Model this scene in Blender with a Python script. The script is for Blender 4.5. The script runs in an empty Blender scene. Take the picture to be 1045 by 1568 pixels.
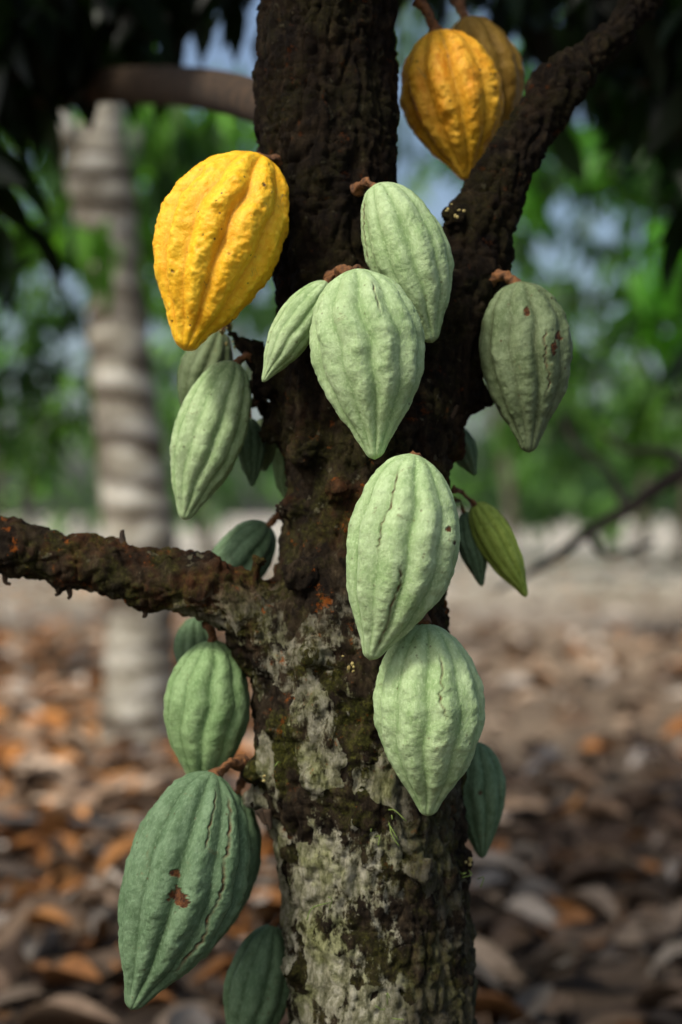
import bpy, math, random
import numpy as np
from mathutils import Vector, Matrix, noise, Quaternion

random.seed(7)
scene = bpy.context.scene
CAM_D, CAM_H, F = 1.4, 0.9, 2240.0     # camera distance to trunk (m), lens height (m)

def W(u, v, y=0.0):
    """image pixel coordinates, projected from the camera -> metres; y is real depth behind the trunk axis"""
    s = (CAM_D + y) / F
    return Vector(((u - 522) * s, y, CAM_H + (784 - v) * s))

# ------------------------------------------------------------------ helpers
def link(ob, parent=None):
    scene.collection.objects.link(ob)
    if parent: ob.parent = parent
    return ob

def mesh_obj(name, verts, faces, mat=None, parent=None, smooth=True, attrs=None, cols=None):
    me = bpy.data.meshes.new(name)
    me.from_pydata(verts.tolist() if isinstance(verts, np.ndarray) else verts, [],
                   faces.tolist() if isinstance(faces, np.ndarray) else faces)
    if smooth:
        me.polygons.foreach_set('use_smooth', [True] * len(me.polygons))
    if attrs:
        for k, a in attrs.items():
            at = me.attributes.new(k, 'FLOAT', 'POINT')
            at.data.foreach_set('value', np.asarray(a, dtype=np.float32))
    if cols is not None:
        at = me.attributes.new('col', 'FLOAT_COLOR', 'POINT')
        at.data.foreach_set('color', np.asarray(cols, dtype=np.float32).ravel())
    me.update()
    ob = bpy.data.objects.new(name, me)
    if mat: me.materials.append(mat)
    return link(ob, parent)

def catmull(pts, n):
    pts = [np.array(p, float) for p in pts]
    P = [2 * pts[0] - pts[1]] + pts + [2 * pts[-1] - pts[-2]]
    out = []
    segs = len(pts) - 1
    for i in range(n):
        u = i / (n - 1) * segs
        k = min(int(u), segs - 1); t = u - k
        a, b, c, d = P[k], P[k+1], P[k+2], P[k+3]
        out.append(0.5 * ((2*b) + (-a + c)*t + (2*a - 5*b + 4*c - d)*t*t + (-a + 3*b - 3*c + d)*t**3))
    return np.array(out)

def tube(pts, n=40, seg=20):
    """pts: (x,y,z,r) -> verts, faces (closed)"""
    C = catmull(pts, n)
    V, Fc = [], []
    up = Vector((0.13, 1, 0.07)).normalized()
    for i in range(n):
        a = Vector(C[max(i-1, 0)][:3]); b = Vector(C[min(i+1, n-1)][:3])
        t = (b - a).normalized()
        u = up.cross(t)
        if u.length < 0.1: u = Vector((1, 0, 0)).cross(t)
        u.normalize(); w = t.cross(u)
        c = Vector(C[i][:3]); r = max(C[i][3], 0.0005)
        for j in range(seg):
            an = 2 * math.pi * j / seg
            V.append(tuple(c + u * (r * math.cos(an)) + w * (r * math.sin(an))))
    for i in range(n - 1):
        for j in range(seg):
            k = (j + 1) % seg
            Fc.append((i*seg + j, i*seg + k, (i+1)*seg + k, (i+1)*seg + j))
    Fc.append(tuple(reversed(range(seg))))
    Fc.append(tuple((n-1)*seg + j for j in range(seg)))
    return V, Fc

def merge(parts):
    V, Fc = [], []
    for v, f in parts:
        o = len(V); V += list(v); Fc += [tuple(i + o for i in q) for q in f]
    return V, Fc

def ball(c, r, sx=1, sy=1, sz=1, n=10, m=14):
    V, Fc = [], []
    for i in range(n + 1):
        ph = math.pi * (i + 0.001) / (n + 0.002)
        for j in range(m):
            th = 2 * math.pi * j / m
            V.append((c[0] + r*sx*math.sin(ph)*math.cos(th), c[1] + r*sy*math.sin(ph)*math.sin(th), c[2] + r*sz*math.cos(ph)))
    for i in range(n):
        for j in range(m):
            k = (j+1) % m
            Fc.append((i*m+j, (i+1)*m+j, (i+1)*m+k, i*m+k))
    Fc.append(tuple(range(m))); Fc.append(tuple(reversed([n*m+j for j in range(m)])))
    return V, Fc

# ------------------------------------------------------------------ node helpers
class NT:
    def __init__(s, name):
        s.m = bpy.data.materials.new(name); s.m.use_nodes = True
        s.t = s.m.node_tree; s.b = s.t.nodes['Principled BSDF']; s.out = s.t.nodes['Material Output']
    def n(s, typ, **kw):
        nd = s.t.nodes.new(typ)
        for k, v in kw.items():
            if k in nd.inputs: nd.inputs[k].default_value = v
            else: setattr(nd, k, v)
        return nd
    def l(s, a, b): s.t.links.new(a, b)
    def noise(s, vec, scale, detail=4, rough=0.6, dist=0.0):
        nd = s.n('ShaderNodeTexNoise'); nd.inputs['Scale'].default_value = scale
        nd.inputs['Detail'].default_value = detail; nd.inputs['Roughness'].default_value = rough
        nd.inputs['Distortion'].default_value = dist
        if vec is not None: s.l(vec, nd.inputs['Vector'])
        return nd.outputs['Fac']
    def ramp(s, fac, stops, interp='LINEAR'):
        nd = s.n('ShaderNodeValToRGB'); cr = nd.color_ramp; cr.interpolation = interp
        while len(cr.elements) < len(stops): cr.elements.new(0.5)
        for e, (p, c) in zip(cr.elements, stops):
            e.position = p; e.color = (c[0], c[1], c[2], 1) if not isinstance(c, (int, float)) else (c, c, c, 1)
        s.l(fac, nd.inputs['Fac']); return nd.outputs['Color']
    def mix(s, fac, a, b, mode='MIX'):
        nd = s.n('ShaderNodeMix'); nd.data_type = 'RGBA'; nd.blend_type = mode
        for sock, v in ((nd.inputs[0], fac), (nd.inputs[6], a), (nd.inputs[7], b)):
            if isinstance(v, (int, float)): sock.default_value = v if sock == nd.inputs[0] else (v, v, v, 1)
            elif isinstance(v, tuple): sock.default_value = (v[0], v[1], v[2], 1)
            else: s.l(v, sock)
        return nd.outputs[2]
    def math(s, op, a, b=0.0, clamp=False):
        nd = s.n('ShaderNodeMath'); nd.operation = op; nd.use_clamp = clamp
        for i, v in enumerate((a, b)):
            if isinstance(v, (int, float)): nd.inputs[i].default_value = v
            else: s.l(v, nd.inputs[i])
        return nd.outputs[0]
    def mapping(s, vec, sc):
        nd = s.n('ShaderNodeMapping'); nd.inputs['Scale'].default_value = sc
        s.l(vec, nd.inputs['Vector']); return nd.outputs[0]
    def bump(s, h, strength, dist):
        nd = s.n('ShaderNodeBump'); nd.inputs['Strength'].default_value = strength
        nd.inputs['Distance'].default_value = dist
        s.l(h, nd.inputs['Height']); s.l(nd.outputs[0], s.b.inputs['Normal'])

def pod_mat(name, light, dark, furrow, speck=0.6, rough=0.68, blush=None, fk=0.62, spec=.22):
    s = NT(name)
    oc = s.n('ShaderNodeTexCoord').outputs['Object']
    info = s.n('ShaderNodeObjectInfo').outputs['Random']
    off = s.n('ShaderNodeVectorMath', operation='ADD'); s.l(oc, off.inputs[0])
    cmb = s.n('ShaderNodeCombineXYZ'); s.l(s.math('MULTIPLY', info, 13.0), cmb.inputs[0]); s.l(cmb.outputs[0], off.inputs[1])
    v = off.outputs[0]
    c = s.ramp(s.noise(v, 26, 6, 0.68), [(0.33, dark), (0.66, light)])
    if blush:
        c = s.mix(s.ramp(s.noise(v, 9, 3), [(0.42, 0.0), (0.62, 0.85)]), c, blush)
    fa = s.n('ShaderNodeAttribute', attribute_name='furrow').outputs['Fac']
    c = s.mix(s.math('MULTIPLY', fa, fk), c, furrow)
    # waxy bloom along the crests, broken up
    cre = s.math('MULTIPLY', s.math('SUBTRACT', 1.0, fa, True), s.ramp(s.noise(s.mapping(v, (1, 1, .5)), 70, 6, .72), [(0.45, 0.0), (0.62, 0.5)]))
    pale = tuple(min(1, x*1.22 + 0.035) for x in light)
    c = s.mix(cre, c, pale)
    fl = s.ramp(s.noise(s.mapping(v, (1, 1, 0.45)), 420, 3, 0.7), [(0.50, 0.0), (0.66, 0.5)])
    c = s.mix(fl, c, pale)
    dk = s.ramp(s.noise(s.mapping(v, (1, 1, 0.6)), 300, 4, 0.7), [(0.32, 0.65), (0.47, 0.0)])
    c = s.mix(dk, c, dark)
    # brown pin-prick specks
    vo = s.n('ShaderNodeTexVoronoi'); vo.inputs['Scale'].default_value = 110; s.l(v, vo.inputs['Vector'])
    sp = s.ramp(vo.outputs['Distance'], [(0.07, 1.0), (0.17, 0.0)])
    sel = s.ramp(s.noise(v, 37, 2), [(0.50, 0.0), (0.58, 1.0)])
    spk = s.math('MULTIPLY', s.math('MULTIPLY', sp, sel), speck)
    c = s.mix(spk, c, (0.07, 0.045, 0.018))
    # scuffs
    scf = s.ramp(s.noise(v, 55, 8, 0.75, 1.0), [(0.61, 0.0), (0.69, 0.6)])
    c = s.mix(scf, c, (0.15, 0.12, 0.05))
    sc = s.n('ShaderNodeAttribute', attribute_name='scar').outputs['Fac']
    scc = s.ramp(s.noise(v, 260, 4), [(0.35, (0.025, 0.010, 0.005)), (0.65, (0.13, 0.05, 0.016))])
    c = s.mix(s.math('MINIMUM', sc, 1.0), c, scc)
    s.l(c, s.b.inputs['Base Color'])
    rg = s.ramp(s.noise(v, 120, 4), [(0.3, rough - 0.08), (0.7, rough + 0.14)])
    s.l(rg, s.b.inputs['Roughness'])
    s.b.inputs['Specular IOR Level'].default_value = spec
    h = s.math('ADD', s.noise(v, 130, 6, 0.70), s.math('MULTIPLY', s.noise(v, 600, 3, 0.6), 0.35))
    h = s.math('SUBTRACT', h, s.math('MULTIPLY', sc, 0.8))
    s.bump(h, 0.7, 0.0018)
    return s.m

M_GREEN = pod_mat('pod_pale_green', (0.395, 0.52, 0.275), (0.25, 0.38, 0.155), (0.11, 0.20, 0.055))
M_MID   = pod_mat('pod_mid_green', (0.23, 0.35, 0.15), (0.135, 0.235, 0.085), (0.05, 0.11, 0.028))
M_TEAL  = pod_mat('pod_deep_green', (0.130, 0.210, 0.108), (0.068, 0.125, 0.056), (0.025, 0.055, 0.018), 0.7, fk=.75)
M_DULL  = pod_mat('pod_olive_green', (0.150, 0.200, 0.098), (0.088, 0.128, 0.052), (0.04, 0.05, 0.018), 0.9)
M_LIME  = pod_mat('pod_lime', (0.32, 0.42, 0.07), (0.20, 0.29, 0.04), (0.10, 0.16, 0.02))
M_YEL   = pod_mat('pod_yellow', (0.93, 0.53, 0.012), (0.86, 0.38, 0.006), (0.58, 0.22, 0.006), 0.9, 0.5, spec=.35)
M_YEL2  = pod_mat('pod_amber', (0.74, 0.44, 0.025), (0.62, 0.29, 0.010), (0.30, 0.17, 0.010), 1.0, 0.52, (0.66, 0.20, 0.006))
M_YEL3  = pod_mat('pod_brown_amber', (0.28, 0.17, 0.018), (0.20, 0.105, 0.008), (0.10, 0.055, 0.006), 1.0, 0.55)

def bark_mat():
    s = NT('cacao_bark')
    geo = s.n('ShaderNodeTexCoord').outputs['Object']
    sep = s.n('ShaderNodeSeparateXYZ'); s.l(geo, sep.inputs[0]); z = sep.outputs[2]; x = sep.outputs[0]
    v = s.mapping(geo, (1, 1, 0.45))
    c = s.ramp(s.noise(v, 60, 9, 0.75, 0.4), [(0.35, (0.006, 0.004, 0.003)), (0.49, (0.024, 0.017, 0.010)), (0.61, (0.066, 0.048, 0.027)), (0.76, (0.20, 0.16, 0.10))])
    # reddish-brown zone in the middle
    rzz = s.ramp(z, [(0.74, 0.0), (0.84, 0.85), (0.97, 0.8), (1.0, 0.1)])
    rz = s.math('MULTIPLY', s.ramp(s.noise(geo, 14, 4, 0.6), [(0.47, 0.0), (0.60, 0.8)]), rzz)
    c = s.mix(rz, c, s.ramp(s.noise(v, 110, 6, 0.7), [(0.38, (0.018, 0.008, 0.004)), (0.72, (0.19, 0.075, 0.028))]))
    # moss
    mz = s.ramp(z, [(0.35, 0.35), (0.56, 0.5), (0.66, 0.95), (0.82, 0.6), (1.0, 0.3)])
    mm = s.math('MULTIPLY', s.ramp(s.noise(geo, 20, 8, 0.75), [(0.48, 0.0), (0.57, 1.0)]), mz)
    mc = s.ramp(s.noise(geo, 260, 5, .7), [(0.3, (0.012, 0.014, 0.002)), (0.5, (0.058, 0.064, 0.010)), (0.72, (0.22, 0.22, 0.035))])
    c = s.mix(s.math('MULTIPLY', mm, 0.75), c, mc)
    # pale lichen crust low on the stem
    lz = s.ramp(z, [(0.25, 0.2), (0.36, 0.6), (0.46, 1.0), (0.60, 1.0), (0.66, 0.8), (0.78, 0.6), (0.84, 0.0)])
    lx = s.ramp(s.math('ADD', s.math('MULTIPLY', x, 3.0), 0.5), [(0.15, 0.9), (0.60, 1.0), (0.70, 0.15)])
    vo = s.n('ShaderNodeTexVoronoi'); vo.feature = 'F1'; vo.inputs['Scale'].default_value = 30
    wv = s.n('ShaderNodeVectorMath', operation='ADD'); s.l(s.mapping(geo, (1, 1, 0.6)), wv.inputs[0])
    wn = s.n('ShaderNodeTexNoise'); wn.inputs['Scale'].default_value = 30; wn.inputs['Detail'].default_value = 5; s.l(geo, wn.inputs['Vector'])
    wsc = s.n('ShaderNodeVectorMath', operation='SCALE'); s.l(wn.outputs['Color'], wsc.inputs[0]); wsc.inputs['Scale'].default_value = 0.025
    s.l(wsc.outputs[0], wv.inputs[1]); s.l(wv.outputs[0], vo.inputs['Vector'])
    cellv = s.n('ShaderNodeSeparateColor'); s.l(vo.outputs['Color'], cellv.inputs[0])
    band = s.ramp(z, [(0.36, 0.0), (0.44, 0.04), (0.51, 0.085), (0.60, 0.085), (0.64, 0.0), (0.8, 0.0)])
    lf = s.math('ADD', s.math('MULTIPLY', s.noise(geo, 12, 6, 0.7, 0.4), 0.72), s.math('MULTIPLY', cellv.outputs[0], 0.24))
    lf = s.math('ADD', lf, band)
    lf = s.math('ADD', lf, s.math('MULTIPLY', s.math('SUBTRACT', s.noise(v, 110, 5, 0.7), .5), 0.28))
    lm = s.math('MULTIPLY', s.math('MULTIPLY', s.ramp(lf, [(0.505, 0.0), (0.545, 1.0)]), lz), lx)
    lc = s.ramp(s.noise(v, 110, 8, 0.76), [(0.34, (0.06, 0.062, 0.026)), (0.46, (0.27, 0.27, 0.16)), (0.62, (0.68, 0.66, 0.50))])
    lc = s.mix(s.ramp(s.noise(geo, 30, 4), [(0.50, 0.0), (0.64, 0.55)]), lc, s.mix(1.0, lc, (0.75, 0.85, 0.35), 'MULTIPLY'))
    c = s.mix(s.math('MULTIPLY', lm, .93), c, lc)
    # small lichen dots everywhere
    ds = s.ramp(s.noise(geo, 75, 4, 0.6), [(0.65, 0.0), (0.69, 0.6)])
    c = s.mix(ds, c, (0.20, 0.19, 0.12))
    # orange algae / fresh scars
    oz = s.ramp(z, [(0.55, 0.0), (0.75, 1.0), (0.95, 1.0), (1.0, 0.4)])
    om = s.math('MULTIPLY', s.ramp(s.noise(geo, 44, 7, 0.78), [(0.60, 0.0), (0.64, 0.9)]), oz)
    c = s.mix(om, c, (0.30, 0.085, 0.012))
    # darker tone high on the stem
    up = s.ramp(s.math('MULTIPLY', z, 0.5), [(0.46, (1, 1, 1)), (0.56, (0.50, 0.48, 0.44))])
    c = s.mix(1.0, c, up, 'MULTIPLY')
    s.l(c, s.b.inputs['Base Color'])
    s.b.inputs['Roughness'].default_value = 0.9
    s.b.inputs['Specular IOR Level'].default_value = 0.12
    h = s.math('ADD', s.noise(v, 95, 9, 0.78, 0.3), s.math('MULTIPLY', s.noise(geo, 330, 5, 0.7), 0.45))
    h = s.math('ADD', h, s.math('MULTIPLY', lm, .10))
    s.bump(h, 1.0, 0.010)
    return s.m
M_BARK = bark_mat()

def simple_noise_mat(name, a, b, scale, rough=0.8, bd=0.003, bs=0.6, sc=(1, 1, 1)):
    s = NT(name); g = s.n('ShaderNodeTexCoord').outputs['Object']; v = s.mapping(g, sc)
    nz = s.noise(v, scale, 6, 0.68)
    s.l(s.ramp(nz, [(0.32, a), (0.68, b)]), s.b.inputs['Base Color'])
    s.b.inputs['Roughness'].default_value = rough
    s.bump(nz, bs, bd); return s.m
M_STEM = simple_noise_mat('pod_stalk', (0.04, 0.02, 0.01), (0.27, 0.11, 0.03), 160, 0.85, 0.003, 0.9)
M_DARKBARK = simple_noise_mat('shade_tree_bark', (0.010, 0.008, 0.005), (0.04, 0.03, 0.02), 30, 0.9)
M_FARBARK = simple_noise_mat('far_tree_bark', (0.05, 0.045, 0.03), (0.14, 0.12, 0.09), 12, 0.9)
M_TWIGBARK = simple_noise_mat('brown_branch_bark', (0.015, 0.010, 0.006), (0.08, 0.048, 0.024), 40, 0.9)
M_FLOWER = simple_noise_mat('cacao_flower', (0.20, 0.15, 0.04), (0.5, 0.42, 0.16), 200, 0.7)
M_TENDRIL = simple_noise_mat('moss_shoot', (0.08, 0.13, 0.02), (0.2, 0.28, 0.06), 200, 0.7)
M_HOSE = simple_noise_mat('black_polyethylene', (0.012, 0.012, 0.013), (0.03, 0.03, 0.032), 20, 0.5)

def leaf_mat(name, trans=0.4):
    s = NT(name)
    col = s.n('ShaderNodeAttribute', attribute_name='col').outputs['Color']
    s.l(col, s.b.inputs['Base Color']); s.b.inputs['Roughness'].default_value = 0.42
    s.b.inputs['Specular IOR Level'].default_value = 0.3
    tr = s.n('ShaderNodeBsdfTranslucent'); s.l(s.mix(1.0, col, (1.5, 1.8, 0.5), 'MULTIPLY'), tr.inputs['Color'])
    mx = s.n('ShaderNodeMixShader'); mx.inputs[0].default_value = trans
    s.l(s.b.outputs[0], mx.inputs[1]); s.l(tr.outputs[0], mx.inputs[2]); s.l(mx.outputs[0], s.out.inputs['Surface'])
    return s.m
M_LEAF = leaf_mat('cacao_leaf')
def litter_mat():
    s = NT('dry_leaf')
    col = s.n('ShaderNodeAttribute', attribute_name='col').outputs['Color']
    g = s.n('ShaderNodeTexCoord').outputs['Object']
    c = s.mix(s.ramp(s.noise(g, 35, 6, 0.7), [(0.4, 0.0), (0.7, 0.8)]), col, s.mix(1.0, col, (0.45, 0.40, 0.35), 'MULTIPLY'))
    s.l(c, s.b.inputs['Base Color']); s.b.inputs['Roughness'].default_value = 0.6
    s.b.inputs['Specular IOR Level'].default_value = 0.3
    s.bump(s.noise(g, 120, 5), 0.5, 0.003); return s.m
M_LITTER = litter_mat()

# ------------------------------------------------------------------ cacao tree
def T(u, v, y, rpx):
    p = W(u, v, y); return (p.x, p.y, p.z, rpx * (CAM_D + y) / F)
tree = bpy.data.objects.new('cacao_tree', None); link(tree)
parts = []
parts.append(tube([T(612, 2260, 0, 190), T(600, 2000, 0, 165), T(596, 1750, 0, 152), T(588, 1568, 0, 146), T(572, 1400, 0, 142), T(560, 1250, 0, 150),
                   T(548, 1120, 0, 158), T(545, 980, 0, 148), T(556, 860, 0, 134), T(562, 760, 0, 126), T(560, 660, 0, 134),
                   T(545, 560, 0.0, 130), T(528, 460, 0.0, 106), T(508, 330, 0.0, 102), T(498, 200, 0.0, 108), T(500, 80, 0.0, 108), T(508, -60, 0.0, 108),
                   T(520, -300, 0.02, 104), T(540, -700, 0.05, 92), T(560, -1200, 0.1, 75)], 160, 48))
parts.append(tube([T(600, 700, 0.0, 95), T(640, 600, 0.0, 92), T(680, 510, 0.0, 80), T(718, 420, 0.0, 70), T(742, 340, 0.0, 60), T(772, 270, 0.0, 48), T(812, 200, 0.01, 40),
                   T(852, 140, 0.02, 36), T(905, 85, 0.03, 32), T(975, 10, 0.05, 28), T(1100, -160, 0.1, 26), T(1300, -500, 0.3, 20)], 80, 28))
parts.append(tube([T(500, 1010, 0.0, 120), T(430, 985, -0.015, 82), T(372, 930, -0.03, 60), T(310, 900, -0.035, 52), T(240, 888, -0.035, 49), T(165, 868, -0.03, 46),
                   T(90, 856, -0.03, 44), T(20, 838, -0.03, 45), T(-60, 815, -0.02, 38), T(-250, 760, 0.0, 34), T(-600, 560, 0.1, 28), T(-900, 200, 0.2, 20)], 90, 28))
# short fruiting spurs on the left side of the stem
parts.append(tube([T(470, 600, 0.0, 34), T(425, 572, -0.01, 26), T(392, 545, -0.01, 20), T(362, 520, 0.0, 14), T(345, 508, 0.01, 9)], 24, 16))
parts.append(tube([T(470, 690, 0.0, 34), T(430, 655, 0.02, 24), T(405, 625, 0.03, 18), T(385, 612, 0.03, 11)], 20, 16))
# burrs and flower cushions
for u, v, y, r in [(392, 1225, -0.02, 26), (398, 1180, -0.03, 30), (705, 1320, -0.02, 22), (482, 1190, -0.085, 24), (478, 1000, -0.088, 20), (405, 590, -0.02, 30),
                   (412, 660, 0.0, 25), (735, 610, 0.0, 24), (695, 335, -0.03, 22), (255, 862, -0.05, 20), (455, 880, -0.07, 28), (400, 860, -0.04, 20), (500, 270, -0.055, 22),
                   (545, 1040, -0.085, 22), (600, 560, -0.06, 40), (470, 690, -0.06, 30), (440, 780, -0.04, 26), (700, 690, 0.0, 25), (560, 1160, -0.09, 22), (625, 900, -0.075, 30),
                   (770, 425, -0.0, 25), (520, 745, -0.075, 28), (560, 330, -0.05, 18), (432, 420, 0.0, 20), (100, 830, -0.045, 14), (180, 845, -0.05, 14), (330, 865, -0.05, 18),
                   (640, 1330, -0.08, 25), (700, 1500, -0.03, 25), (450, 1480, -0.05, 18), (500, 1080, -0.09, 18), (430, 1110, -0.06, 22), (90, 900, -0.04, 14), (205, 925, -0.04, 15)]:
    p = W(u, v, y); parts.append(ball(p, r * (CAM_D + y) / F, 1, 1, 0.9))
V, Fc = merge(parts)
tmp = mesh_obj('tmp', V, Fc)
m = tmp.modifiers.new('r', 'REMESH'); m.mode = 'VOXEL'; m.voxel_size = 0.0027; m.use_smooth_shade = True
m = tmp.modifiers.new('s', 'SMOOTH'); m.factor = 0.5; m.iterations = 14
dg = bpy.context.evaluated_depsgraph_get()
me = bpy.data.meshes.new_from_object(tmp.evaluated_get(dg), depsgraph=dg)
bpy.data.objects.remove(tmp)
nv = len(me.vertices)
co = np.empty(nv * 3, np.float32); me.vertices.foreach_get('co', co); co = co.reshape(-1, 3)
nr = np.array([v.normal[:] for v in me.vertices], np.float32)
d = np.empty(nv, np.float32)
for i in range(nv):
    x, y, z = float(co[i, 0]), float(co[i, 1]), float(co[i, 2])
    a = noise.noise((x*14, y*14, z*8)) * 0.009
    b = noise.fractal((x*52, y*52, z*26), 0.8, 2.0, 5) * 0.0044
    wx = noise.noise((x*30, y*30, z*30)) * .5
    c = abs(noise.noise((x*70 + 5 + wx, y*70, z*24 + wx)))
    e = abs(noise.noise((x*36, y*36 + wx, z*90 + 9)))
    d[i] = a + b - 0.0046 * max(0, 1 - c * 4.5) - 0.0030 * max(0, 1 - e * 6)
co += nr * d[:, None]
me.vertices.foreach_set('co', co.ravel()); me.update()
me.polygons.foreach_set('use_smooth', [True] * len(me.polygons))
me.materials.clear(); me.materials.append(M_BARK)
tr = bpy.data.objects.new('trunk_and_limbs', me); link(tr, tree)
print('trunk verts', nv)

# ------------------------------------------------------------------ pods
PT = np.array([0, .012, .035, .07, .12, .19, .28, .38, .48, .58, .68, .77, .85, .91, .955, .985, 1.0])
PR = np.array([.10, .24, .40, .55, .69, .83, .94, 1.0, .99, .92, .79, .62, .43, .29, .205, .145, 0.0])
_tt = np.linspace(0, 1, 801); _rr = np.interp(_tt, PT, PR)
_k = np.hanning(41); _k /= _k.sum()
_sm = np.convolve(np.pad(_rr, 20, mode='reflect', reflect_type='odd'), _k, 'valid')
_w = np.clip(np.minimum(_tt / 0.04, (1 - _tt) / 0.02), 0, 1)
_rr = _sm * _w + _rr * (1 - _w)

def pod(name, top, tip, width, y, mat, ytip=None, roll=0.0, bend=0.0, ridge=1.0, wart=1.0, scars=(), cracks=(), stem=None, res=(170, 200), stem_y=None):
    ytip = y if ytip is None else ytip
    A = W(top[0], top[1], y); B = W(tip[0], tip[1], ytip)
    ax = B - A; L = ax.length; ax.normalize()
    R = width * 0.5 * (CAM_D + (y + ytip) / 2) / F
    xa = Vector((0, -1, 0)); xa = (xa - ax * xa.dot(ax)).normalized()     # local +X faces the camera
    ya = ax.cross(xa)
    Mw = Matrix((xa, ya, ax)).transposed().to_4x4(); Mw.translation = A
    nt, ns = res
    seed = random.random() * 50
    # every fruit has its own proportions: shoulder, waist and beak differ
    q1, q2 = random.uniform(.92, 1.10), random.uniform(-.03, .03)
    u = np.linspace(0, 1, nt); t = u - 0.055 * np.sin(4 * np.pi * u) / (2) * 0.6
    t[0], t[-1] = 0, 1
    prof = np.interp(np.clip(t + q2 * np.sin(np.pi * t), 0, 1), _tt, _rr) ** q1
    th = np.arange(ns) / ns * 2 * np.pi
    V = np.empty((nt, ns, 3)); FU = np.empty((nt, ns)); SC = np.zeros((nt, ns))
    env = np.clip(np.minimum((t + .02) / 0.08, (1 - t + .02) / 0.12), 0, 1) ** 0.7
    lob = 1 + 0.4 * np.array([noise.noise((seed, k * 3.1, 2)) for k in range(10)])
    for i in range(nt):
        wob = 0.12 * math.sin(3.0 * t[i] + seed) + 0.09 * noise.noise((seed, t[i] * 6, 0))
        thi = th + roll + wob
        sharp = np.abs(np.sin(5 * thi)) ** 0.6
        soft = 0.5 - 0.5 * np.cos(10 * thi)
        g = 0.28 * sharp + 0.72 * soft
        kk = (np.floor(thi * 5 / np.pi).astype(int)) % 10
        main = np.maximum(0, np.cos(5 * thi)) ** 6
        amp = ridge * env[i]
        rad = prof[i] * (1 + amp * (0.090 * (g * lob[kk] - 0.55) - 0.045 * main + 0.03 * np.sin(2 * th + seed)))
        FU[i] = np.clip((1 - sharp) * 1.3 - 0.32 + main * 0.2, 0, 1) * env[i]
        r = rad * R
        bx = bend * R * math.sin(math.pi * t[i])
        zz = t[i] * L
        cx, sx = np.cos(th) * r, np.sin(th) * r
        pr = min(1, prof[i] * 2.2)
        for j in range(ns):
            px, py = cx[j], sx[j]
            nz = noise.fractal((px * 85 + seed, py * 85, zz * 85), 0.9, 2.0, 3)
            n2 = noise.noise((px * 26, py * 26 + seed, zz * 34))
            dd = (0.00078 * nz * (0.3 + 1.0 * g[j]) * wart + 0.0013 * n2 * (0.6 + 0.4*wart)) * pr
            k = 1 + dd / max(r[j], 0.003)
            V[i, j] = (px * k, py * k + bx, zz)
        for (st, sa, sr) in scars:      # blemish: position along the pod, angle, size
            dth = (th - sa + np.pi) % (2*np.pi) - np.pi
            ds = np.sqrt((dth * R * prof[i])**2 + ((t[i] - st) * L)**2)
            if ds.min() < sr * 2.5:
                nn = np.array([noise.fractal((math.cos(q) * R * 160, math.sin(q) * R * 160, zz * 160), 1, 2, 3) for q in th])
                SC[i] = np.maximum(SC[i], np.clip((sr * (1 + 0.9 * nn) - ds) / 0.0012, 0, 1))
        for (t0, t1, sa, wd) in cracks:
            if t0 < t[i] < t1:
                c0 = sa + 0.10 * noise.noise((seed, t[i] * 9, 3)) + 0.05 * noise.noise((seed, t[i] * 40, 7)) - wob
                dth = (th - c0 + np.pi) % (2*np.pi) - np.pi
                fade = min(1, (t[i] - t0) / 0.05, (t1 - t[i]) / 0.05) * (0.8 + 0.8 * noise.noise((seed, t[i] * 25, 11)))
                cr = np.clip(1 - np.abs(dth) * R * prof[i] / wd, 0, 1) * max(0, fade)
                SC[i] = np.maximum(SC[i], cr)
                V[i, :, :2] *= (1 - 0.03 * cr)[:, None]
    idx = np.arange(nt * ns).reshape(nt, ns)
    nx = np.roll(idx, -1, axis=1)
    faces = np.stack([idx[:-1], nx[:-1], nx[1:], idx[1:]], -1).reshape(-1, 4)
    ob = mesh_obj(name, V.reshape(-1, 3), faces, mat, attrs={'furrow': FU.ravel(), 'scar': SC.ravel()})
    ob.matrix_world = Mw
    # stalk
    if stem:
        sy = stem_y if stem_y is not None else y + 0.02
        S = W(stem[0], stem[1], sy)
        P0 = A + ax * (0.004 + 0.01 * L)
        mid = (S + P0) / 2 - ax * 0.007
        k = min(1.0, R / 0.045)
        sv, sf = tube([(*S, 0.0085*k), (*(S.lerp(mid, .5)), 0.0056*k), (*mid, 0.0045*k), (*(mid.lerp(P0, .6)), 0.0052*k), (*P0, 0.0085 * k)], 30, 18)
        sv = [tuple(Vector(q) + Vector((noise.noise(Vector(q)*150), noise.noise(Vector(q)*150 + Vector((9, 0, 0))), noise.noise(Vector(q)*200 + Vector((0, 5, 0))))) * 0.0026) for q in sv]
        so = mesh_obj('stalk', sv, sf, M_STEM)
        so.parent = ob; so.matrix_parent_inverse = Mw.inverted()
    return ob

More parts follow.
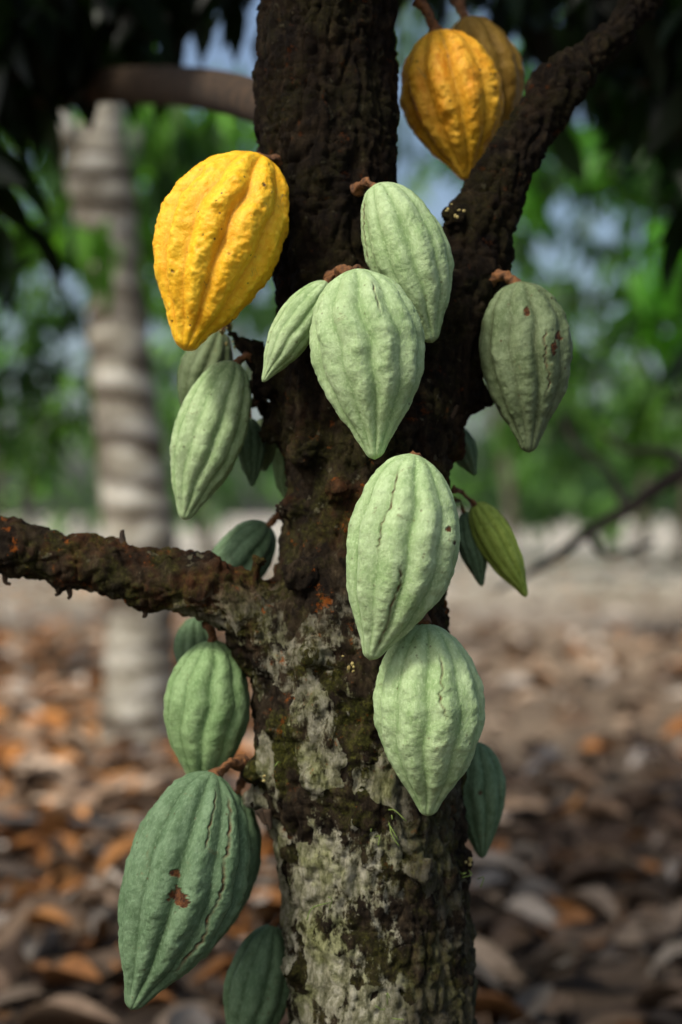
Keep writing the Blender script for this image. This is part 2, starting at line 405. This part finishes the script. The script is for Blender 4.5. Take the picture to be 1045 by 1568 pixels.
hi, lo = (230, 260), (100, 120)
G, Yn = 'green_cacao_pod', 'yellow_cacao_pod'
pod(Yn, (396, 238), (282, 537), 184, -0.075, M_YEL, ytip=-0.09, roll=0.35, bend=0.14, ridge=1.3, wart=2.3, stem=(440, 262), stem_y=-0.03, res=hi, cracks=[(0.1, 0.5, 0.9, 0.0012)], scars=[(0.18, -0.5, 0.0022), (0.35, 0.1, 0.0014), (0.7, 0.6, 0.0016), (.55, -.4, .0015)])
pod(Yn, (668, 48), (716, 277), 146, 0.06, M_YEL2, roll=0.1, bend=-0.05, ridge=1.3, wart=2.3, stem=(640, 0), stem_y=0.06, scars=[(0.5, -0.9, 0.003)])
pod(Yn, (712, 28), (770, 222), 118, 0.14, M_YEL3, roll=0.5, ridge=1.0, wart=1.8, stem=(700, 0), res=lo)
pod(G, (578, 282), (662, 525), 122, -0.095, M_GREEN, roll=0.1, bend=-0.16, stem=(548, 290), stem_y=-0.06, res=hi, cracks=[(0.05, 0.45, 1.3, 0.0010)], wart=1.1)
pod(G, (499, 431), (402, 585), 66, -0.105, M_GREEN, roll=0.3, bend=0.10, stem=(520, 422), stem_y=-0.06, ridge=0.8, wart=0.7)
pod(G, (546, 413), (574, 704), 164, -0.145, M_GREEN, ytip=-0.155, roll=0.0, bend=-0.08, stem=(508, 428), stem_y=-0.06, res=hi, cracks=[(0.1, 0.3, -0.4, 0.0012)], wart=1.4, ridge=1.15)
pod(G, (796, 432), (810, 694), 138, -0.045, M_DULL, roll=0.25, bend=-0.05, stem=(752, 425), stem_y=-0.03, wart=1.5, scars=[(0.20, 0.02, 0.0035), (0.42, -0.55, 0.006), (0.36, -0.7, 0.005)], cracks=[(0.3, 0.7, -0.45, 0.0013)])
pod(G, (728, 505), (722, 590), 40, 0.05, M_MID, res=lo)
pod(G, (358, 554), (281, 797), 108, -0.02, M_GREEN, roll=0.2, bend=0.04, stem=(390, 548), stem_y=-0.01, wart=1.0)
pod(G, (335, 505), (286, 650), 76, 0.06, M_DULL, roll=0.2, stem=(350, 500), res=lo)
pod(G, (382, 640), (386, 745), 44, 0.03, M_TEAL, stem=(388, 620), res=lo)
pod(G, (405, 640), (404, 722), 50, 0.06, M_DULL, stem=(410, 625), res=lo)
pod(G, (436, 680), (440, 770), 40, 0.05, M_MID, res=lo)
pod(G, (634, 696), (566, 1011), 164, -0.165, M_GREEN, ytip=-0.165, roll=0.18, bend=-0.16, stem=(670, 745), stem_y=-0.06, res=hi, wart=1.1, ridge=1.05, cracks=[(0.08, 0.50, 0.42, 0.0015), (0.50, 0.97, -0.10, 0.0020)], scars=[(0.31, -0.85, 0.0032), (0.37, -0.98, 0.0025)])
pod(G, (652, 955), (655, 1250), 168, -0.130, M_GREEN, ytip=-0.12, roll=-0.1, bend=-0.05, stem=(640, 930), stem_y=-0.07, res=hi, wart=1.3, ridge=1.05, cracks=[(0.12, 0.45, -0.15, 0.0014)], scars=[(0.3, 0.75, 0.001)])
pod(G, (728, 1136), (738, 1314), 82, 0.03, M_TEAL, roll=0.3, stem=(700, 1120), res=lo, scars=[(0.4, 0, 0.003)])
pod(G, (728, 770), (806, 914), 58, 0.03, M_LIME, ridge=0.8, wart=0.6, stem=(695, 750), stem_y=0.0, roll=0.2)
pod(G, (712, 785), (738, 898), 44, 0.04, M_TEAL, ridge=0.8, stem=(698, 765), res=lo)
pod(G, (690, 650), (728, 728), 44, 0.05, M_TEAL, res=lo)
pod(G, (326, 980), (312, 1222), 132, -0.01, M_MID, roll=0.1, bend=0.06, stem=(320, 955), stem_y=-0.02, wart=1.0)
pod(G, (300, 945), (296, 1060), 60, 0.06, M_TEAL, res=lo)
pod(G, (326, 1183), (200, 1547), 176, -0.075, M_TEAL, ytip=-0.11, roll=-0.05, bend=-0.15, stem=(372, 1168), stem_y=-0.03, res=hi, wart=1.7, ridge=1.25, scars=[(0.50, -0.02, 0.0085), (0.41, 0.18, 0.004)], cracks=[(0.06, 0.8, -0.75, 0.0020), (0.05, 0.3, -0.3, 0.0014)])
pod(G, (362, 1215), (308, 1470), 110, 0.0, M_TEAL, roll=0.3, res=lo, stem=(375, 1190))
pod(G, (410, 803), (310, 935), 88, 0.06, M_TEAL, roll=0.2, stem=(430, 790), stem_y=0.03)
pod(G, (418, 1416), (368, 1640), 104, 0.02, M_TEAL, roll=0.1, stem=(430, 1405), stem_y=0.02)

# small cushions of flowers, shoots and dry peduncle stubs on the bark
def bits():
    P = []; 
    for u, v, y, n, sp in [(405, 1190, -0.065, 4, .003), (697, 325, -0.056, 9, .004), (716, 1325, -0.03, 4, .004), (540, 1022, -0.098, 6, .004), (345, 512, 0.0, 8, .005)]:
        c = W(u, v, y)
        for k in range(n):
            q = c + Vector((random.gauss(0, sp), random.gauss(0, sp * .4), random.gauss(0, sp)))
            P.append(ball(q, random.uniform(.0009, .0020), 1, .6, random.uniform(.5, 1.4), 5, 7))
    return merge(P)
v, f = bits(); mesh_obj('flower_cushions', v, f, M_FLOWER, tree)
P = []
for u, v0, y, n in [(430, 1180, -0.07, 2), (600, 1250, -0.10, 4), (505, 1385, -0.10, 2), (712, 1340, -0.04, 4), (570, 1280, -0.095, 2), (595, 1545, -0.095, 3)]:
    c = W(u, v0, y)
    for k in range(n):
        a = c + Vector((random.gauss(0, .005), 0.004, random.gauss(0, .005)))
        b = a + Vector((random.gauss(0, .007), -random.uniform(.003, .009), random.gauss(.002, .006)))
        e = b + Vector((random.gauss(0, .006), -.002, random.gauss(-.004, .004)))
        P.append(tube([(*a, .0005), (*b, .0004), (*e, .0006)], 8, 6))
v, f = merge(P); mesh_obj('epiphyte_shoots', v, f, M_TENDRIL, tree)
P = []
for u, v0, y, dz, nn in [(88, 890, -0.035, -1, 2), (178, 838, -0.035, 1, 1), (215, 920, -0.035, -1, 2), (8, 872, -0.03, -1, 1), (415, 560, -0.03, 1, 2), (700, 620, -0.04, -1, 2), (395, 1240, -0.04, -1, 2)]:
    c = W(u, v0, y)
    for k in range(nn):
        a = c + Vector((random.gauss(0, .005), 0.003, 0))
        b = a + Vector((random.gauss(0, .003), -.002, dz * random.uniform(.010, .018)))
        e = b + Vector((random.gauss(0, .003), -.001, dz * random.uniform(.0, .003)))
        P.append(tube([(*a, .0050), (*((a+b)/2), .0034), (*b, .0022), (*e, .0014)], 9, 8))
v, f = merge(P); mesh_obj('dead_stalk_stubs', v, f, M_TWIGBARK, tree)

# ------------------------------------------------------------------ leaves
def leaf_template(nl=5, width=0.34, fold=0.10, droop=0.25, curl=0.0):
    V = []; 
    for i in range(nl + 1):
        t = i / nl; w = width * 0.5 * max(0.03, math.sin(math.pi * min(1, t ** 0.85))) ** 0.8
        for s in (-1, 0, 1):
            V.append((t, s * w, fold * abs(s) * w * 3 - droop * t * t + curl * abs(s) * w * 2 * math.sin(t * 5)))
    Fc = []
    for i in range(nl):
        for k in (0, 1):
            a = i * 3 + k; Fc.append((a, a + 3, a + 4, a + 1))
    return np.array(V), np.array(Fc)

def scatter(name, pos, size, yaw, pitch, roll, cols, mat, tmpls, parent=None):
    n = len(pos); rng = np.random.default_rng(5)
    which = rng.integers(0, len(tmpls), n)
    AV, AF, AC = [], [], []; o = 0
    for w, (tv, tf) in enumerate(tmpls):
        s = np.where(which == w)[0]
        if not len(s): continue
        v = tv[None] * size[s][:, None, None]
        cr, sr = np.cos(roll[s])[:, None], np.sin(roll[s])[:, None]
        y1 = v[..., 1]*cr - v[..., 2]*sr; z1 = v[..., 1]*sr + v[..., 2]*cr; x1 = v[..., 0]
        cp, sp = np.cos(pitch[s])[:, None], np.sin(pitch[s])[:, None]
        x2 = x1*cp + z1*sp; z2 = -x1*sp + z1*cp
        cy, sy = np.cos(yaw[s])[:, None], np.sin(yaw[s])[:, None]
        x3 = x2*cy - y1*sy; y3 = x2*sy + y1*cy
        vv = np.stack([x3, y3, z2], -1) + pos[s][:, None]
        k = tv.shape[0]
        AV.append(vv.reshape(-1, 3)); AF.append((tf[None] + (np.arange(len(s)) * k)[:, None, None] + o).reshape(-1, 4))
        c4 = np.concatenate([cols[s], np.ones((len(s), 1))], 1)
        AC.append(np.repeat(c4, k, 0)); o += len(s) * k
    return mesh_obj(name, np.concatenate(AV), np.concatenate(AF), mat, parent, cols=np.concatenate(AC))

T_LEAF = [leaf_template(4, .34, .1, .25), leaf_template(4, .40, .2, .12), leaf_template(4, .30, .05, .45)]
T_FAR = [leaf_template(2, .42, .1, .2), leaf_template(2, .36, .2, .35)]
def foliage(name, blobs, size, c_dark, c_light, seed, tm=T_LEAF, parent=None, mat=M_LEAF, pitch=(0.1, 1.4)):
    rng = np.random.default_rng(seed); pos = []; shade = []
    for b in blobs:
        (cx, cy, cz, rx, ry, rz, n) = b[:7]; gain = b[7] if len(b) > 7 else 1.0
        k = max(1, n // 9)
        q = rng.normal(size=(k, 3)); q /= np.linalg.norm(q, axis=1)[:, None]; q *= rng.random((k, 1)) ** 0.45
        c = np.array([cx, cy, cz]) + q * np.array([rx, ry, rz])
        sh = rng.random(k)
        pos.append(np.repeat(c, 9, 0) + rng.normal(scale=size[0] * 0.45, size=(k * 9, 3)))
        shade.append(np.repeat(sh, 9) * gain)
    pos = np.concatenate(pos); shade = np.concatenate(shade); n = len(pos)
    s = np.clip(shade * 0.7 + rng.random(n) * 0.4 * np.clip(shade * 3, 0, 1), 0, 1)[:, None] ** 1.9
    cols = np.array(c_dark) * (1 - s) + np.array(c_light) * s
    return scatter(name, pos, rng.uniform(size[0], size[1], n), rng.uniform(0, 6.283, n), rng.uniform(pitch[0], pitch[1], n), rng.normal(0, .6, n), cols, mat, tm, parent)

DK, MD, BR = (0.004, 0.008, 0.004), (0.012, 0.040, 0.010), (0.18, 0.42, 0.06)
# crown of the main tree: leaves above and in corners, painted dark as backlit
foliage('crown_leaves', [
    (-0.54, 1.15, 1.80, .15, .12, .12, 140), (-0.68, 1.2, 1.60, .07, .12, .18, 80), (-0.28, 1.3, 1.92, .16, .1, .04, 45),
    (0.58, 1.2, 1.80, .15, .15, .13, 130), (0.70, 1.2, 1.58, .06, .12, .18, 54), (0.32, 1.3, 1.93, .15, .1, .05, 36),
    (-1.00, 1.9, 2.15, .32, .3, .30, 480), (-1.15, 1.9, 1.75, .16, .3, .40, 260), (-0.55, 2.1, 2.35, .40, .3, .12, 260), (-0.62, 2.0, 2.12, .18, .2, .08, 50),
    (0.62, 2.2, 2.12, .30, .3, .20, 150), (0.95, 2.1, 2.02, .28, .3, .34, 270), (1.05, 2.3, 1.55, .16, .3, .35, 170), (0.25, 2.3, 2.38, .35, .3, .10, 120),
    (0.0, 2.4, 2.85, 1.8, .9, .22, 500), (0.0, 3.6, 3.0, 2.2, .7, .35, 420),  # overhead leaf masses added to cut the sky fill
    (0.0, 0.55, 2.05, 1.3, .40, .12, 660), (0.0, 1.25, 2.40, 1.5, .45, .14, 600), (-0.9, 0.0, 1.75, .3, .3, .25, 180), (0.95, 0.1, 1.75, .3, .35, .25, 240), (0.8, -.5, 2.2, .5, .4, .2, 180)],  # unseen leaf masses added to block skylight and shade the lower corners
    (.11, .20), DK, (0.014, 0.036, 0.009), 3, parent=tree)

def bg_tree(name, x, y, h, lean, r, blobs, seed, cd, cl, size=(.14, .24), bark=M_DARKBARK, tm=T_LEAF):
    e = bpy.data.objects.new(name, None); link(e)
    rng = random.Random(seed); P = []
    top = (x + lean, y, h)
    P.append(tube([(x, y, -0.05, r*1.35), (x + lean*.1, y, h*.25, r), (x + lean*.5, y + .05, h*.6, r*.85), (*top, r*.6)], 24, 14))
    for b in blobs:
        cx, cy, cz, rx, ry, rz = b[:6]
        st = (x + lean*.7, y, h*rng.uniform(.6, .9), r*.55)
        P.append(tube([st, ((st[0]+cx)/2, (st[1]+cy)/2, (st[2]+cz)/2 + .12, r*.35), (cx, cy, cz, r*.2), (cx + rx*.5, cy, cz + rz*.4, r*.06)], 18, 9))
    v, f = merge(P); mesh_obj('trunk', v, f, bark, e)
    foliage('leaves', blobs, size, cd, cl, seed, tm, e)
    return e

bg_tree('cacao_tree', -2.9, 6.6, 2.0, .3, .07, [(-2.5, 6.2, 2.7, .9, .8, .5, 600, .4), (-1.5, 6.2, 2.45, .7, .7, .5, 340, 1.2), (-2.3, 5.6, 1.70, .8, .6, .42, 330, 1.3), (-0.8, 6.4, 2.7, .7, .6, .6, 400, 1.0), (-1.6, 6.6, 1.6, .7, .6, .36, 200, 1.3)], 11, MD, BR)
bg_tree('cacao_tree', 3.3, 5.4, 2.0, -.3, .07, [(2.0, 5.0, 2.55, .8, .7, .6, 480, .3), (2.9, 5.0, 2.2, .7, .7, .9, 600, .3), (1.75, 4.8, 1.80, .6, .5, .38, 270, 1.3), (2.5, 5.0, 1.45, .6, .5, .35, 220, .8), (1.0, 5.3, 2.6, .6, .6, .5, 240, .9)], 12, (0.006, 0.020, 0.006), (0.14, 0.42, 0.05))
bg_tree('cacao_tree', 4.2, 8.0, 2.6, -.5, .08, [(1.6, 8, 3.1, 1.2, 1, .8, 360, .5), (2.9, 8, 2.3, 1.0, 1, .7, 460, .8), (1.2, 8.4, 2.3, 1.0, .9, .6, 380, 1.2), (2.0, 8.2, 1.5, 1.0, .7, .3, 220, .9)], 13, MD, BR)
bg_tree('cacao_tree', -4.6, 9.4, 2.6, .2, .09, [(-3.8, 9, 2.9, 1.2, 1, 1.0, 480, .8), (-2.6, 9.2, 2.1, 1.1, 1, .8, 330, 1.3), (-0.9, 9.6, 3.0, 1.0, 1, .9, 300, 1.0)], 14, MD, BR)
rng = random.Random(4)
blobs = []
for i in range(32):
    X = rng.uniform(-13, 13); Y = rng.uniform(14, 25)
    blobs.append((X, Y, rng.uniform(1.8, 7), rng.uniform(1.2, 2.4), 1.5, rng.uniform(.9, 1.8), 160, rng.choice([.4, .9, 1.3])))
for i in range(34):
    blobs.append((rng.uniform(-14, 14), 27 + rng.uniform(-2, 3), rng.uniform(1.2, 2.6), 1.8, 1, .9, 210, rng.choice([.7, 1.3])))
far = bpy.data.objects.new('distant_trees', None); link(far)
foliage('leaves', blobs, (.30, .55), (0.04, 0.085, 0.045), (0.22, 0.42, 0.13), 21, T_FAR, far)
P = []
for i in range(18):
    X = rng.uniform(-12, 12); Y = rng.uniform(20, 28); r = rng.uniform(.05, .10)
    P.append(tube([(X, Y, -.1, r*1.3), (X + rng.uniform(-.2, .2), Y, 1.2, r), (X + rng.uniform(-.5, .5), Y, 3, r*.8), (X + rng.uniform(-1, 1), Y, 5, r*.5)], 14, 9))
v, f = merge(P); mesh_obj('trunks', v, f, M_FARBARK, far)

# blurred limbs in the middle distance
v, f = merge([tube([(-2.0, 1.9, 2.45, .03), (-1.2, 1.6, 2.05, .030), (-0.62, 1.3, 1.70, .030), (-0.40, 1.15, 1.645, .031), (-0.25, .85, 1.555, .030), (-0.12, .4, 1.41, .026), (0.0, .05, 1.27, .022)], 40, 14)])
mesh_obj('rear_limb', v, f, M_TWIGBARK, tree)
v, f = merge([tube([T(760, 905, 1.9, 3), T(840, 860, 1.9, 7), T(900, 815, 1.9, 9), T(960, 780, 1.9, 11), T(1060, 715, 1.9, 14), T(1300, 600, 1.9, 16)], 40, 10),
              tube([T(960, 780, 1.9, 8), T(930, 720, 2.05, 6), T(880, 680, 2.2, 5), T(860, 640, 2.3, 3)], 20, 8),
              tube([T(1060, 715, 1.9, 9), T(1010, 690, 2.1, 7), T(960, 690, 2.25, 5), T(920, 660, 2.35, 3)], 20, 8),
              tube([T(900, 815, 1.9, 7), T(930, 850, 2.1, 5), T(1000, 830, 2.3, 4)], 20, 8),
              tube([T(1300, 600, 1.9, 16), T(1420, 900, 2.0, 26), T(1480, 1700, 2.1, 40)], 24, 12)])
mesh_obj('leaning_branch', v, f, M_DARKBARK)

# ------------------------------------------------------------------ ringed palm trunk
def palm():
    s = NT('palm_bark'); g = s.n('ShaderNodeTexCoord').outputs['Object']
    at = s.n('ShaderNodeAttribute', attribute_name='ring').outputs['Fac']
    c = s.ramp(s.noise(s.mapping(g, (1, 1, 1.6)), 6, 7, .7), [(0.38, (0.15, 0.13, 0.095)), (0.5, (0.36, 0.34, 0.27)), (0.62, (0.64, 0.63, 0.56))])
    c = s.mix(s.math('MULTIPLY', at, .95), c, (0.05, 0.032, 0.017))
    s.l(c, s.b.inputs['Base Color']); s.b.inputs['Roughness'].default_value = .85
    s.bump(s.noise(g, 60, 5), .6, .01)
    pts = [T(205, 1165, 4.1, 78), T(210, 1110, 4.1, 58), T(214, 1000, 4.1, 54), T(215, 850, 4.1, 56), T(203, 720, 4.1, 52), T(190, 600, 4.1, 48),
           T(178, 480, 4.1, 45), T(168, 380, 4.1, 45), T(158, 300, 4.1, 50), T(150, 250, 4.1, 52), T(158, 200, 4.1, 34), T(165, 150, 4.1, 25), T(168, 118, 4.1, 22)]
    n, seg = 340, 40
    V, Fc = tube(pts, n, seg); V = np.array(V); ring = np.zeros(len(V))
    C = V.reshape(n, seg, 3).mean(1)
    for i in range(n):
        for j in range(seg):
            k = i*seg + j; p = V[k]
            an = 2*math.pi*j/seg
            ph = p[2] * 9.0 + 1.0 * math.sin(p[2] * 2.6) + .5 * noise.noise(Vector(p) * 3) + .12*math.sin(an + p[2])
            w = (ph % 1.0)
            blotch = noise.noise(Vector(p)*2.6 + Vector((4, 0, 0))) + .6 * noise.noise(Vector(p)*7)
            rg = max(0, 1.15 - abs(w - .5) * 4.2) * min(1, max(0.25, .75 + 1.7 * blotch)) + max(0, noise.noise(Vector((p[0]*3, p[1]*3, p[2]*14))) - .12) * 1.2
            ring[k] = min(1, max(0, rg * 1.2))
            V[k] = C[i] + (p - C[i]) * (1 + .035 * (w - .5) - .03 * ring[k] + .05 * noise.noise(Vector(p) * 5))
    a = [tube([T(150, 270, 4.1, 36), T(120, 225, 4.05, 24), T(98, 195, 4.0, 18), T(84, 170, 4.0, 15)], 20, 14)]
    v2, f2 = a[0]; o = len(V)
    V = np.concatenate([V, np.array(v2)]); Fc = Fc + [tuple(i + o for i in q) for q in f2]
    ring = np.concatenate([ring, np.zeros(len(v2))])
    e = bpy.data.objects.new('palm_tree', None); link(e)
    mesh_obj('ringed_trunk', V.tolist(), Fc, s.m, e, attrs={'ring': ring})
    foliage('leaf_sprays', [(-0.84, 3.6, 1.86, .10, .12, .05, 18), (-0.62, 4.3, 2.35, .25, .4, .25, 110), (-1.5, 4.3, 2.2, .2, .3, .4, 90), (-1.0, 4.6, 2.8, .4, .3, .15, 90)], (.12, .2), MD, BR, 31, parent=e, pitch=(.7, 1.5))
palm()

# ------------------------------------------------------------------ ground + litter + hose
s = NT('plantation_soil'); g = s.n('ShaderNodeTexCoord').outputs['Object']
c1 = s.ramp(s.noise(g, 7, 9, .72), [(0.3, (0.12, 0.085, 0.055)), (0.5, (0.36, 0.27, 0.18)), (0.7, (0.62, 0.50, 0.37))])
c2 = s.ramp(s.noise(g, .6, 5, .6), [(0.35, (0.6, 0.55, 0.5)), (0.7, (1.2, 1.15, 1.1))])
c = s.mix(1.0, c1, c2, 'MULTIPLY')
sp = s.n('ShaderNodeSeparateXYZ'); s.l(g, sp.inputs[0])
near = s.ramp(s.math('DIVIDE', sp.outputs[1], 10.0), [(0.16, (0.22, 0.20, 0.18)), (0.36, (1, 1, 1))])  # soil colour darkened near the tree, corner shade painted in
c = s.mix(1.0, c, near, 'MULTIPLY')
farm = s.ramp(s.math('DIVIDE', sp.outputs[1], 40.0), [(0.20, 0.0), (0.45, 0.85)])  # far ground coloured pale to paint in sunlit haze
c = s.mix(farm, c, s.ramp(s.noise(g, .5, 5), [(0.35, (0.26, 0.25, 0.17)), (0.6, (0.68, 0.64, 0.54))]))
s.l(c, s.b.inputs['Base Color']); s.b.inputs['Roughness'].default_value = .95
s.bump(s.noise(g, 14, 8, .7), .8, .04)
N = 90
xs = np.sign(np.linspace(-1, 1, N)) * np.abs(np.linspace(-1, 1, N)) ** 3 * 250
V = []; 
for yy in xs:
    for xx in xs:
        dd = math.hypot(xx, yy)
        V.append((xx, yy + 3, .03 * noise.noise((xx*.8, yy*.8, 0)) * min(1, dd / 2) if dd < 40 else 0))
Fc = [(i*N + j, i*N + j + 1, (i+1)*N + j + 1, (i+1)*N + j) for i in range(N-1) for j in range(N-1)]
mesh_obj('ground', V, Fc, s.m)

rng = np.random.default_rng(9)
def rect(n, x0, x1, y0, y1): return np.stack([rng.uniform(x0, x1, n), rng.uniform(y0, y1, n)], 1)
XY = np.concatenate([rect(4200, -2.6, 2.6, -.8, 4), rect(3600, -4.5, 4.5, 4, 9.5), rect(2200, -8, 8, 8, 24)])
keep = np.ones(len(XY), bool)
rt = (XY[:, 0] > .35) & (XY[:, 1] > 2.9); keep &= ~(rt & (rng.random(len(XY)) < .62))
XY = XY[keep]; n = len(XY)
pal = np.array([(0.07, .045, .028), (.17, .11, .07), (.33, .22, .14), (.47, .33, .22), (.60, .26, .075), (.70, .55, .41), (.70, .62, .53), (.74, .34, .10)])
wl = np.array([.08, .12, .13, .15, .18, .13, .10, .11]); wr = np.array([.14, .17, .19, .19, .06, .12, .11, .02])
cl = np.where((XY[:, 0] < 0)[:, None], pal[rng.choice(8, n, p=wl)], pal[rng.choice(8, n, p=wr)]) * rng.uniform(.7, 1.2, (n, 1))
# litter coloured darker close to the tree, painting in vignette shade
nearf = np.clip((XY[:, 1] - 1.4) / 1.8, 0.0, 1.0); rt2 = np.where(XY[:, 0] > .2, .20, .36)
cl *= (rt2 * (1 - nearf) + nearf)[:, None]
pos = np.concatenate([XY, rng.uniform(.008, .05, (n, 1))], 1)
TL = [leaf_template(6, .42, .25, .12, .15), leaf_template(6, .36, -.2, -.2, .3), leaf_template(6, .5, .35, .3, -.2), leaf_template(6, .3, .5, -.1, .1)]
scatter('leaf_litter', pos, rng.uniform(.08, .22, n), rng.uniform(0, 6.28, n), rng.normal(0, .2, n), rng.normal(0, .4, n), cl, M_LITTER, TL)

v, f = tube([(-4, 2.75, .03, .011), (-1.6, 2.5, .045, .011), (-1.0, 2.56, .07, .012), (-.5, 2.48, .07, .012), (0, 2.5, .06, .011), (.5, 2.65, .07, .012), (1.0, 3.0, .08, .012), (1.6, 3.5, .06, .011), (4, 4.5, .03, .011)], 90, 10)
mesh_obj('irrigation_hose', v, f, M_HOSE)

# ------------------------------------------------------------------ light, sky, camera
sun_dir = Vector((-0.50, -0.60, 0.86)).normalized()
el = math.asin(sun_dir.z); rot = math.atan2(sun_dir.x, sun_dir.y)
w = bpy.data.worlds.new('World'); scene.world = w; w.use_nodes = True
bg = w.node_tree.nodes['Background']; sky = w.node_tree.nodes.new('ShaderNodeTexSky')
sky.sky_type = 'NISHITA'; sky.sun_disc = False; sky.sun_elevation = el; sky.sun_rotation = rot
sky.dust_density = 4.0; sky.air_density = 1.0
w.node_tree.links.new(sky.outputs[0], bg.inputs[0]); bg.inputs[1].default_value = 0.15
sd = bpy.data.lights.new('sun', 'SUN'); sd.energy = 2.8; sd.angle = math.radians(10); sd.color = (1, .94, .84)
so = bpy.data.objects.new('sun', sd); so.rotation_euler = sun_dir.to_track_quat('Z', 'Y').to_euler(); so.location = (-3, -4, 6); link(so)

cd = bpy.data.cameras.new('camera'); cam = bpy.data.objects.new('camera', cd); link(cam)
cam.location = (0, -CAM_D, CAM_H); cam.rotation_euler = (math.radians(90), 0, 0)
cd.sensor_fit = 'VERTICAL'; cd.sensor_height = 36; cd.sensor_width = 24; cd.lens = 36 * F / 1568
cd.clip_end = 1000; cd.clip_start = .02
cd.dof.use_dof = True; cd.dof.focus_distance = 1.25; cd.dof.aperture_fstop = 2.4
scene.camera = cam
scene.view_settings.view_transform = 'Standard'; scene.view_settings.look = 'None'; scene.view_settings.exposure = 0
